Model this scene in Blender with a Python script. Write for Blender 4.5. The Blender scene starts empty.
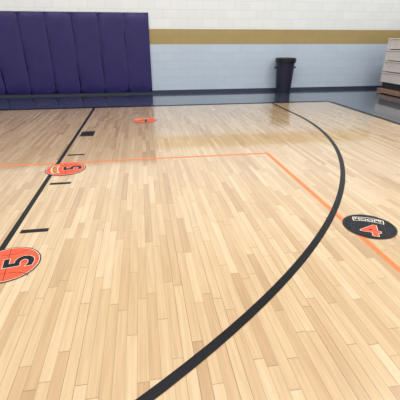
import bpy, math, random
from mathutils import Vector, Matrix
random.seed(3)
H=1.31
sc=bpy.context.scene
sc.view_settings.view_transform='Standard'
sc.view_settings.look='None'

# ---------- materials ----------
def mat(name,col,rough=0.5,spec=0.5,bump=0,bscale=40,coat=0,var=0.06):
    m=bpy.data.materials.new(name); m.use_nodes=True
    nt=m.node_tree; b=nt.nodes['Principled BSDF']
    b.inputs['Roughness'].default_value=rough
    b.inputs['Specular IOR Level'].default_value=spec
    b.inputs['Coat Weight'].default_value=coat
    b.inputs['Coat Roughness'].default_value=0.06
    tc=nt.nodes.new('ShaderNodeTexCoord'); n=nt.nodes.new('ShaderNodeTexNoise')
    n.inputs['Scale'].default_value=bscale; n.inputs['Detail'].default_value=4
    nt.links.new(tc.outputs['Object'],n.inputs['Vector'])
    r=nt.nodes.new('ShaderNodeValToRGB')
    r.color_ramp.elements[0].position=0.3; r.color_ramp.elements[1].position=0.7
    r.color_ramp.elements[0].color=(*[c*(1-var) for c in col],1)
    r.color_ramp.elements[1].color=(*[min(1,c*(1+var)) for c in col],1)
    nt.links.new(n.outputs['Fac'],r.inputs['Fac']); nt.links.new(r.outputs['Color'],b.inputs['Base Color'])
    if bump:
        bp=nt.nodes.new('ShaderNodeBump'); bp.inputs['Strength'].default_value=bump; bp.inputs['Distance'].default_value=0.01
        nt.links.new(n.outputs['Fac'],bp.inputs['Height']); nt.links.new(bp.outputs['Normal'],b.inputs['Normal'])
    return m
def lin(r,g,b):
    f=lambda c:(c/255/12.92) if c/255<=0.04045 else ((c/255+0.055)/1.055)**2.4
    return (f(r),f(g),f(b))

def wood():
    m=bpy.data.materials.new('maple_planks'); m.use_nodes=True
    nt=m.node_tree; N=nt.nodes; L=nt.links; b=N['Principled BSDF']
    def math_(op,a,bv=None,c=None):
        n=N.new('ShaderNodeMath'); n.operation=op
        for i,v in enumerate((a,bv,c)):
            if v is None: continue
            if isinstance(v,(int,float)): n.inputs[i].default_value=v
            else: L.new(v,n.inputs[i])
        return n.outputs[0]
    tc=N.new('ShaderNodeTexCoord'); sp=N.new('ShaderNodeSeparateXYZ'); L.new(tc.outputs['Object'],sp.inputs[0])
    X,Y=sp.outputs[0],sp.outputs[1]
    xs=math_('DIVIDE',X,0.0515); row=math_('FLOOR',xs); fx=math_('FRACT',xs)
    wn=N.new('ShaderNodeTexWhiteNoise'); wn.noise_dimensions='1D'; L.new(row,wn.inputs['W'])
    off=math_('MULTIPLY',wn.outputs['Value'],7.3)
    ln=math_('MULTIPLY_ADD',wn.outputs['Value'],0.35,0.50)
    ys=math_('DIVIDE',math_('ADD',Y,off),ln); col=math_('FLOOR',ys); fy=math_('FRACT',ys)
    cb=N.new('ShaderNodeCombineXYZ'); L.new(row,cb.inputs[0]); L.new(col,cb.inputs[1])
    w2=N.new('ShaderNodeTexWhiteNoise'); w2.noise_dimensions='2D'; L.new(cb.outputs[0],w2.inputs['Vector'])
    rp=N.new('ShaderNodeValToRGB'); cr=rp.color_ramp; cr.interpolation='LINEAR'
    stops=[(0,(193,156,112)),(0.10,(204,169,124)),(0.35,(212,179,134)),(0.6,(217,186,142)),(0.85,(222,192,150)),(1,(228,200,160))]
    while len(cr.elements)<len(stops): cr.elements.new(0.5)
    for e,(p,c) in zip(cr.elements,stops): e.position=p; e.color=(*lin(*c),1)
    L.new(w2.outputs['Value'],rp.inputs['Fac'])
    mp=N.new('ShaderNodeMapping'); mp.inputs['Scale'].default_value=(60,3.0,1); 
    ad=N.new('ShaderNodeVectorMath'); ad.operation='ADD'; L.new(tc.outputs['Object'],ad.inputs[0]); 
    L.new(w2.outputs['Color'],ad.inputs[1]); L.new(ad.outputs[0],mp.inputs['Vector'])
    gn=N.new('ShaderNodeTexNoise'); gn.inputs['Scale'].default_value=1; gn.inputs['Detail'].default_value=5; L.new(mp.outputs[0],gn.inputs['Vector'])
    gr=N.new('ShaderNodeValToRGB'); gr.color_ramp.elements[0].position=0.3; gr.color_ramp.elements[0].color=(0.82,0.78,0.74,1)
    gr.color_ramp.elements[1].position=0.62; gr.color_ramp.elements[1].color=(1,1,1,1); L.new(gn.outputs['Fac'],gr.inputs['Fac'])
    m1=N.new('ShaderNodeMix'); m1.data_type='RGBA'; m1.blend_type='MULTIPLY'; m1.inputs[0].default_value=0.8
    L.new(rp.outputs[0],m1.inputs[6]); L.new(gr.outputs[0],m1.inputs[7])
    gx=math_('LESS_THAN',math_('MINIMUM',fx,math_('SUBTRACT',1.0,fx)),0.032)
    gy=math_('LESS_THAN',math_('MINIMUM',fy,math_('SUBTRACT',1.0,fy)),0.003)
    # a few wide open seams, most tight
    sx=math_('MULTIPLY',gx,math_('MULTIPLY_ADD',math_('POWER',wn.outputs['Value'],4.0),0.7,0.25))
    g=math_('MAXIMUM',sx,math_('MULTIPLY',gy,0.5))
    m2=N.new('ShaderNodeMix'); m2.data_type='RGBA'; L.new(g,m2.inputs[0]); L.new(m1.outputs[2],m2.inputs[6]); m2.inputs[7].default_value=(*lin(92,58,34),1)
    L.new(m2.outputs[2],b.inputs['Base Color'])
    b.inputs['Specular IOR Level'].default_value=0.5
    b.inputs['Roughness'].default_value=0.25
    b.inputs['Coat Weight'].default_value=1.0; b.inputs['Coat IOR'].default_value=1.72
    n2=N.new('ShaderNodeTexNoise'); n2.inputs['Scale'].default_value=3; n2.inputs['Detail'].default_value=3; L.new(tc.outputs['Object'],n2.inputs['Vector'])
    L.new(math_('MULTIPLY_ADD',n2.outputs['Fac'],0.05,0.035),b.inputs['Coat Roughness'])
    bp=N.new('ShaderNodeBump'); bp.inputs['Strength'].default_value=0.08; bp.inputs['Distance'].default_value=0.001
    L.new(math_('SUBTRACT',w2.outputs['Value'],g),bp.inputs['Height']); L.new(bp.outputs[0],b.inputs['Normal']); L.new(bp.outputs[0],b.inputs['Coat Normal'])
    return m

def blockwall():
    m=bpy.data.materials.new('painted_block'); m.use_nodes=True
    nt=m.node_tree; N=nt.nodes; L=nt.links; b=N['Principled BSDF']
    tc=N.new('ShaderNodeTexCoord'); sp=N.new('ShaderNodeSeparateXYZ'); L.new(tc.outputs['Object'],sp.inputs[0])
    sm=N.new('ShaderNodeMath'); sm.operation='ADD'; L.new(sp.outputs[0],sm.inputs[0]); L.new(sp.outputs[1],sm.inputs[1])
    cb=N.new('ShaderNodeCombineXYZ'); L.new(sm.outputs[0],cb.inputs[0]); L.new(sp.outputs[2],cb.inputs[1])
    br=N.new('ShaderNodeTexBrick'); L.new(cb.outputs[0],br.inputs['Vector'])
    br.inputs['Scale'].default_value=1; br.inputs['Brick Width'].default_value=0.4; br.inputs['Row Height'].default_value=0.2
    br.inputs['Mortar Size'].default_value=0.005; br.inputs['Mortar Smooth'].default_value=0.3
    br.inputs['Color1'].default_value=(*lin(198,212,228),1); br.inputs['Color2'].default_value=(*lin(203,216,231),1); br.inputs['Mortar'].default_value=(*lin(186,201,219),1)
    rp=N.new('ShaderNodeValToRGB'); cr=rp.color_ramp; cr.interpolation='CONSTANT'
    mr=N.new('ShaderNodeMath'); mr.operation='DIVIDE'; mr.inputs[1].default_value=10; L.new(sp.outputs[2],mr.inputs[0]); L.new(mr.outputs[0],rp.inputs['Fac'])
    cr.elements[0].position=0; cr.elements[0].color=(1,1,1,1)
    cr.elements[1].position=0.12; cr.elements[1].color=(0.76,0.49,0.17,1)
    e=cr.elements.new(0.155); e.color=(1.5,1.35,1.15,1)
    mx=N.new('ShaderNodeMix'); mx.data_type='RGBA'; mx.blend_type='MULTIPLY'; mx.inputs[0].default_value=1
    L.new(br.outputs['Color'],mx.inputs[6]); L.new(rp.outputs[0],mx.inputs[7]); L.new(mx.outputs[2],b.inputs['Base Color'])
    bp=N.new('ShaderNodeBump'); bp.inputs['Strength'].default_value=0.3; bp.inputs['Distance'].default_value=0.006; bp.invert=True
    L.new(br.outputs['Fac'],bp.inputs['Height']); L.new(bp.outputs[0],b.inputs['Normal'])
    b.inputs['Roughness'].default_value=0.5
    return m

M_wood=wood(); M_wall=blockwall()
M_border=mat('slate_floor_paint',lin(60,72,88),0.25,0.5,0,6,1,0.12)
M_black=mat('black_line_paint',lin(10,10,18),0.35,0.25,0,20)
M_orange=mat('orange_line_paint',lin(236,128,70),0.3,0.4,0,20)
M_navy=mat('navy_line_paint',lin(18,18,32),0.35,0.25)
M_purple=mat('purple_vinyl',lin(42,32,98),0.36,0.5,0.5,5,0,0.12)
M_dec_o=mat('decal_coral',lin(232,92,62),0.5,0.25,0,60)
M_dec_k=mat('decal_black',lin(26,27,30),0.5,0.2,0,200,0,0.5)
M_dec_w=mat('decal_white',lin(236,228,214),0.5,0.3)
M_dec_t=mat('decal_amber',lin(236,160,84),0.5,0.3)
M_dec_g=mat('decal_grey',lin(66,70,78),0.5,0.2)
M_bin=mat('navy_plastic',lin(30,30,54),0.4,0.5,0.1,30)
M_bag=mat('liner_plastic',lin(20,20,26),0.3,0.5,0.5,25)
M_dark=mat('dark_metal',lin(38,36,42),0.5)
M_tan=mat('bleacher_laminate',lin(228,216,210),0.4,0.5,0,8)
M_brown=mat('bleacher_wood',lin(158,122,98),0.45,0.5,0,8,0,0.2)
M_cove=mat('cove_rubber',lin(60,66,84),0.5)

# ---------- mesh builder ----------
class MB:
    def __init__(s): s.v=[];s.f=[];s.mi=[];s.m=[]
    def add(s,vs,fs,m):
        if m not in s.m: s.m.append(m)
        k=s.m.index(m); o=len(s.v); s.v+= [tuple(v) for v in vs]
        for f in fs: s.f.append([i+o for i in f]); s.mi.append(k)
    def box(s,a,b,m):
        x0,y0,z0=a;x1,y1,z1=b
        vs=[(x0,y0,z0),(x1,y0,z0),(x1,y1,z0),(x0,y1,z0),(x0,y0,z1),(x1,y0,z1),(x1,y1,z1),(x0,y1,z1)]
        s.add(vs,[(3,2,1,0),(4,5,6,7),(0,1,5,4),(1,2,6,5),(2,3,7,6),(3,0,4,7)],m)
    def rect(s,x0,y0,x1,y1,z,m): s.add([(x0,y0,z),(x1,y0,z),(x1,y1,z),(x0,y1,z)],[(0,1,2,3)],m)
    def disc(s,r,z,m,cx=0,cy=0,n=64,sy=1):
        s.add([(cx+r*math.cos(2*math.pi*i/n),cy+r*sy*math.sin(2*math.pi*i/n),z) for i in range(n)],[tuple(range(n))],m)
    def strip(s,pts,w,z,m,closed=False):
        n=len(pts);vs=[]
        for i,p in enumerate(pts):
            a=pts[(i-1)%n] if closed or i>0 else p; b=pts[(i+1)%n] if closed or i<n-1 else p
            d=Vector((b[0]-a[0],b[1]-a[1])).normalized(); nx,ny=-d.y,d.x
            vs+=[(p[0]+nx*w/2,p[1]+ny*w/2,z),(p[0]-nx*w/2,p[1]-ny*w/2,z)]
        fs=[(2*i,2*i+1,2*i+3,2*i+2) for i in range(n-1)]
        if closed: fs.append((2*n-2,2*n-1,1,0))
        s.add(vs,fs,m)
    def text(s,t,size,z,m,cx=0,cy=0,rot=0,off=0,sx=1,shear=0):
        cu=bpy.data.curves.new('t','FONT'); cu.body=t; cu.size=size; cu.offset=off; cu.align_x='CENTER'; cu.align_y='CENTER'; cu.shear=shear
        cu.resolution_u=4
        o=bpy.data.objects.new('t',cu); sc.collection.objects.link(o)
        bpy.context.view_layer.update()
        me=bpy.data.meshes.new_from_object(o.evaluated_get(bpy.context.evaluated_depsgraph_get()))
        ys=[v.co.y for v in me.vertices]; mid=(min(ys)+max(ys))/2
        xs=[v.co.x for v in me.vertices]; mx=(min(xs)+max(xs))/2
        c,sn=math.cos(rot),math.sin(rot); vs=[]
        for v in me.vertices:
            x=(v.co.x-mx)*sx;y=v.co.y-mid; vs.append((cx+x*c-y*sn,cy+x*sn+y*c,z))
        s.add(vs,[tuple(p.vertices) for p in me.polygons],m)
        bpy.data.objects.remove(o); bpy.data.curves.remove(cu); bpy.data.meshes.remove(me)
    def obj(s,name,bevel=0,smooth=False):
        me=bpy.data.meshes.new(name); me.from_pydata(s.v,[],s.f)
        for m in s.m: me.materials.append(m)
        for p,k in zip(me.polygons,s.mi): p.material_index=k; p.use_smooth=smooth
        me.update(); o=bpy.data.objects.new(name,me); sc.collection.objects.link(o)
        if bevel:
            b=o.modifiers.new('bevel','BEVEL'); b.width=bevel; b.segments=3; b.limit_method='ANGLE'
        return o

# ---------- dimensions ----------
YB=5.92*H      # baseline
XS=3.27*H      # sideline
YW=7.45*H      # end wall
XR=7.6; XL=-9.0; Y0=-3.0
fl=MB()
fl.rect(XL,Y0,XS,YB,0,M_wood)
fl.rect(XL,YB,XS,YW,0,M_border); fl.rect(XS,Y0,XR,YW,0,M_border)
fl.obj('floor')
w=MB(); w.box((XL,YW,0),(XR+0.2,YW+0.2,7.5),M_wall); w.obj('wall_back')
w=MB(); w.box((XR,Y0,0),(XR+0.2,YW,7.5),M_wall); w.obj('wall_right')
w=MB(); w.box((XL-0.2,Y0,0),(XL,YW+0.2,7.5),M_wall); w.obj('wall_left')
w=MB(); w.box((XL,YW-0.012,0),(XR,YW,0.08),M_cove); w.obj('baseboard_back')

# ---------- lines ----------
LX=-0.787*H
l=MB(); l.strip([(LX,YB-0.02),(LX,YB-5.79),(LX-3.66,YB-5.79),(LX-3.66,YB-0.02)],0.05,0.0015,M_black); 
for d0,d1 in ((7,8),(11,11+1/6),(14+1/6,14+1/3),(17+1/3,17.5)):
    l.rect(LX+0.055,YB-d1*0.3048,LX+0.055+0.20,YB-d0*0.3048,0.0015,M_black)
l.obj('free_throw_lane_line')
l=MB(); l.rect(XL,YB-0.03,XS+0.05,YB+0.12,0.001,M_navy); l.obj('baseline')
l=MB(); l.rect(XS-0.02,Y0,XS+0.09,YB-0.03,0.001,M_navy); l.obj('sideline')
BX=-3.57; BY=6.40; R=6.48
n=6
pts=[(BX+R,YB-0.02-i*(YB-0.02-BY)/n) for i in range(n)]+[(BX+R*math.cos(a),BY+R*math.sin(a)) for a in [-math.pi*i/140 for i in range(0,95)]]
l=MB(); l.strip(pts,0.050,0.003,M_black); l.obj('three_point_line')
OY=3.108*H; OX=(0.158*3.252+0.9874*0.653)*H
l=MB(); l.strip([(XL,OY),(OX-0.02,OY)],0.042,0.0007,M_orange); l.strip([(OX,OY+0.021),(OX,Y0)],0.042,0.0007,M_orange); l.obj('youth_court_line')

# ---------- decals ----------
def decal(x,y,r,up,num,style):
    b=MB(); z=0.0045; e=0.0004
    if style=='k': base,line,numc,numo=M_dec_k,M_dec_g,M_dec_o,M_dec_w
    else: base,line,numc,numo=M_dec_o,M_dec_k,M_dec_k,M_dec_w
    b.disc(r,z-e,M_dec_k); b.disc(r*0.965,z,M_dec_w if style=='o' else M_dec_g); b.disc(r*0.945,z+e,base)
    z2=z+2*e; lw=r*.018
    b.strip([(-r*.93,0),(r*.93,0)],lw,z2,line); b.strip([(0,-r*.93),(0,r*.93)],lw,z2,line)
    for sgn in (-1,1):
        b.strip([(sgn*(r*1.15-r*.62*math.cos(a)),r*.80*math.sin(a)) for a in [(-1.05+2.1*i/24) for i in range(25)]],lw,z2,line)
    if style=='k':
        for i in range(-8,9):
            for j in range(-8,9):
                px,py=i*r*.11,j*r*.11
                if px*px+py*py<(r*.86)**2: b.disc(r*.025,z2+e*0.3,M_dec_g,px,py,8)
    z3=z+3*e
    def banner(g,zz,m):
        up_=[(r*(-.54-g+(1.08+2*g)*i/16),r*(.32-g+0.10*math.sin(math.pi*i/16))) for i in range(17)]
        dn=[(px*(1.04),r*(.58+g+0.12*math.sin(math.pi*i/16))) for i,(px,_) in enumerate(up_)]
        vs=[(*p,zz) for p in up_]+[(*p,zz) for p in dn]
        b.add(vs,[(i,i+1,18+i,17+i) for i in range(16)],m)
    banner(.035,z3,M_dec_w); banner(.0,z3+e,M_dec_k if style=='k' else M_dec_t)
    b.text('HOOPS',r*.27,z3+2*e,M_dec_w if style=='k' else M_dec_k,0,r*.52,0,r*.003,1.15)
    cy=-r*.34
    b.text(num,r*1.25,z3+e,numo,0,cy,0,r*.045,1.15); b.text(num,r*1.25,z3+3*e,numc,0,cy,0,r*.028,1.15)
    o=b.obj('floor_decal'); o.location=(x*H,y*H,0); o.rotation_euler=(0,0,up); return o
decal(1.27,1.61,0.195,math.radians(-27),'4','k')
decal(-0.71,1.54,0.20,math.radians(100),'5','o')
decal(-0.69,2.94,0.215,math.radians(100),'5','o')
decal(0.0,4.82,0.215,math.radians(20),'7','o')

# ---------- wall pads ----------
PX1=0.20*H; pw=0.61
n=11
root=bpy.data.objects.new('wall_padding',None); sc.collection.objects.link(root); root.location=(0,YW,0)
for i in range(n):
    x1=PX1-i*pw; x0=x1-pw+0.008
    nx,nz=10,22; z0,z1=0.06,1.92; d=0.055
    vs=[];fs=[]
    for j in range(nz+1):
        for k in range(nx+1):
            u,v=k/nx,j/nz
            ed=min(u,1-u)*nx; ez=min(v,1-v)*nz
            bul=d*(1-0.55*math.exp(-ed*1.3))*(1-0.5*math.exp(-ez*1.3))+random.uniform(-.0025,.0025)+0.004*math.sin(v*9+i*2+u*3)
            vs.append((x0+(x1-x0)*u,-bul-0.014,z0+(z1-z0)*v))
    for j in range(nz):
        for k in range(nx):
            a=j*(nx+1)+k; fs.append((a,a+1,a+nx+2,a+nx+1))
    p=MB(); p.add(vs,fs,M_purple)
    p.box((x0,-0.04,z0),(x1,-0.0125,z1),M_purple)
    o=p.obj('pad_%d'%(i+1),smooth=True); o.parent=root

# ---------- trash can ----------
def lathe(b,prof,m,n=40,cx=0,cy=0,rib=0):
    vs=[]
    for (r,z) in prof:
        for i in range(n):
            a=2*math.pi*i/n; rr=r*(1+(rib if i%4<2 else 0)); vs.append((cx+rr*math.cos(a),cy+rr*math.sin(a),z))
    fs=[(j*n+i,j*n+(i+1)%n,(j+1)*n+(i+1)%n,(j+1)*n+i) for j in range(len(prof)-1) for i in range(n)]
    b.add(vs,fs,m)
t=MB()
lathe(t,[(0.0,0.0),(0.19,0.0),(0.195,0.03),(0.205,0.2)],M_bin)
lathe(t,[(0.205,0.2),(0.235,0.72)],M_bin,rib=0.012)
lathe(t,[(0.235,0.72),(0.24,0.80),(0.262,0.81),(0.265,0.86),(0.25,0.87),(0.235,0.85),(0.20,0.1),(0,0.09)],M_bin)
lathe(t,[(0.232,0.83),(0.25,0.878),(0.272,0.875),(0.274,0.80),(0.268,0.76)],M_bag)
t.box((-0.29,-0.03,0.62),(-0.225,0.03,0.66),M_bin); t.box((0.225,-0.03,0.62),(0.29,0.03,0.66),M_bin)
o=t.obj('trash_can',smooth=False); o.location=(2.62*H+0.40,YW-0.30,0)

# ---------- folded bleachers ----------
bx=4.86*H; root=bpy.data.objects.new('folded_bleachers',None); sc.collection.objects.link(root)
by0,by1=-1.0,6.85*H
p=MB(); p.box((bx+0.06,by0+0.02,0.0),(bx+0.95,by1-0.05,0.30),M_dark); o=p.obj('base_frame'); o.parent=root
p=MB(); p.box((bx-0.03,by0,0.02),(bx+0.05,by1,0.13),M_brown); o=p.obj('kick_board',0.006); o.parent=root
for k in range(4):
    z=0.26+k*0.27
    p=MB(); p.box((bx+0.01,by0,z+0.03),(bx+0.05,by1,z+0.25),M_tan)
    o=p.obj('riser_%d'%(k+1),0.006); o.parent=root
    p=MB(); p.box((bx-0.01,by0,z+0.252),(bx+0.95,by1,z+0.278),M_tan); o=p.obj('seat_%d'%(k+1),0.006); o.parent=root
p=MB(); p.box((bx+0.10,by1-0.10,0.30),(bx+0.95,by1-0.04,1.33),M_dark); o=p.obj('end_panel'); o.parent=root

# ---------- lights ----------
wd=bpy.data.worlds.new('gym'); sc.world=wd; wd.use_nodes=True
wd.node_tree.nodes['Background'].inputs[0].default_value=(1,0.985,0.97,1); wd.node_tree.nodes['Background'].inputs[1].default_value=0.68
for i,x in enumerate((-4.5,1.0,5.5)):
    for j,y in enumerate((-1.0,3.6)):
        ld=bpy.data.lights.new('ceiling_lamp','AREA'); ld.shape='RECTANGLE'; ld.size=2.6; ld.size_y=2.2; ld.energy=(85,185)[j]*(0.7,1.0,1.0)[i]; ld.color=(1,0.985,0.96)
        o=bpy.data.objects.new('ceiling_lamp',ld); sc.collection.objects.link(o); o.location=(x,y,7)

# ---------- camera ----------
cd=bpy.data.cameras.new('camera'); cam=bpy.data.objects.new('camera',cd); sc.collection.objects.link(cam)
cd.sensor_width=36; cd.lens=346/400*36; cd.clip_start=0.05
cam.location=(0,0,H); cam.rotation_euler=(math.radians(90-24.82),0,math.radians(-9.09))
sc.camera=cam
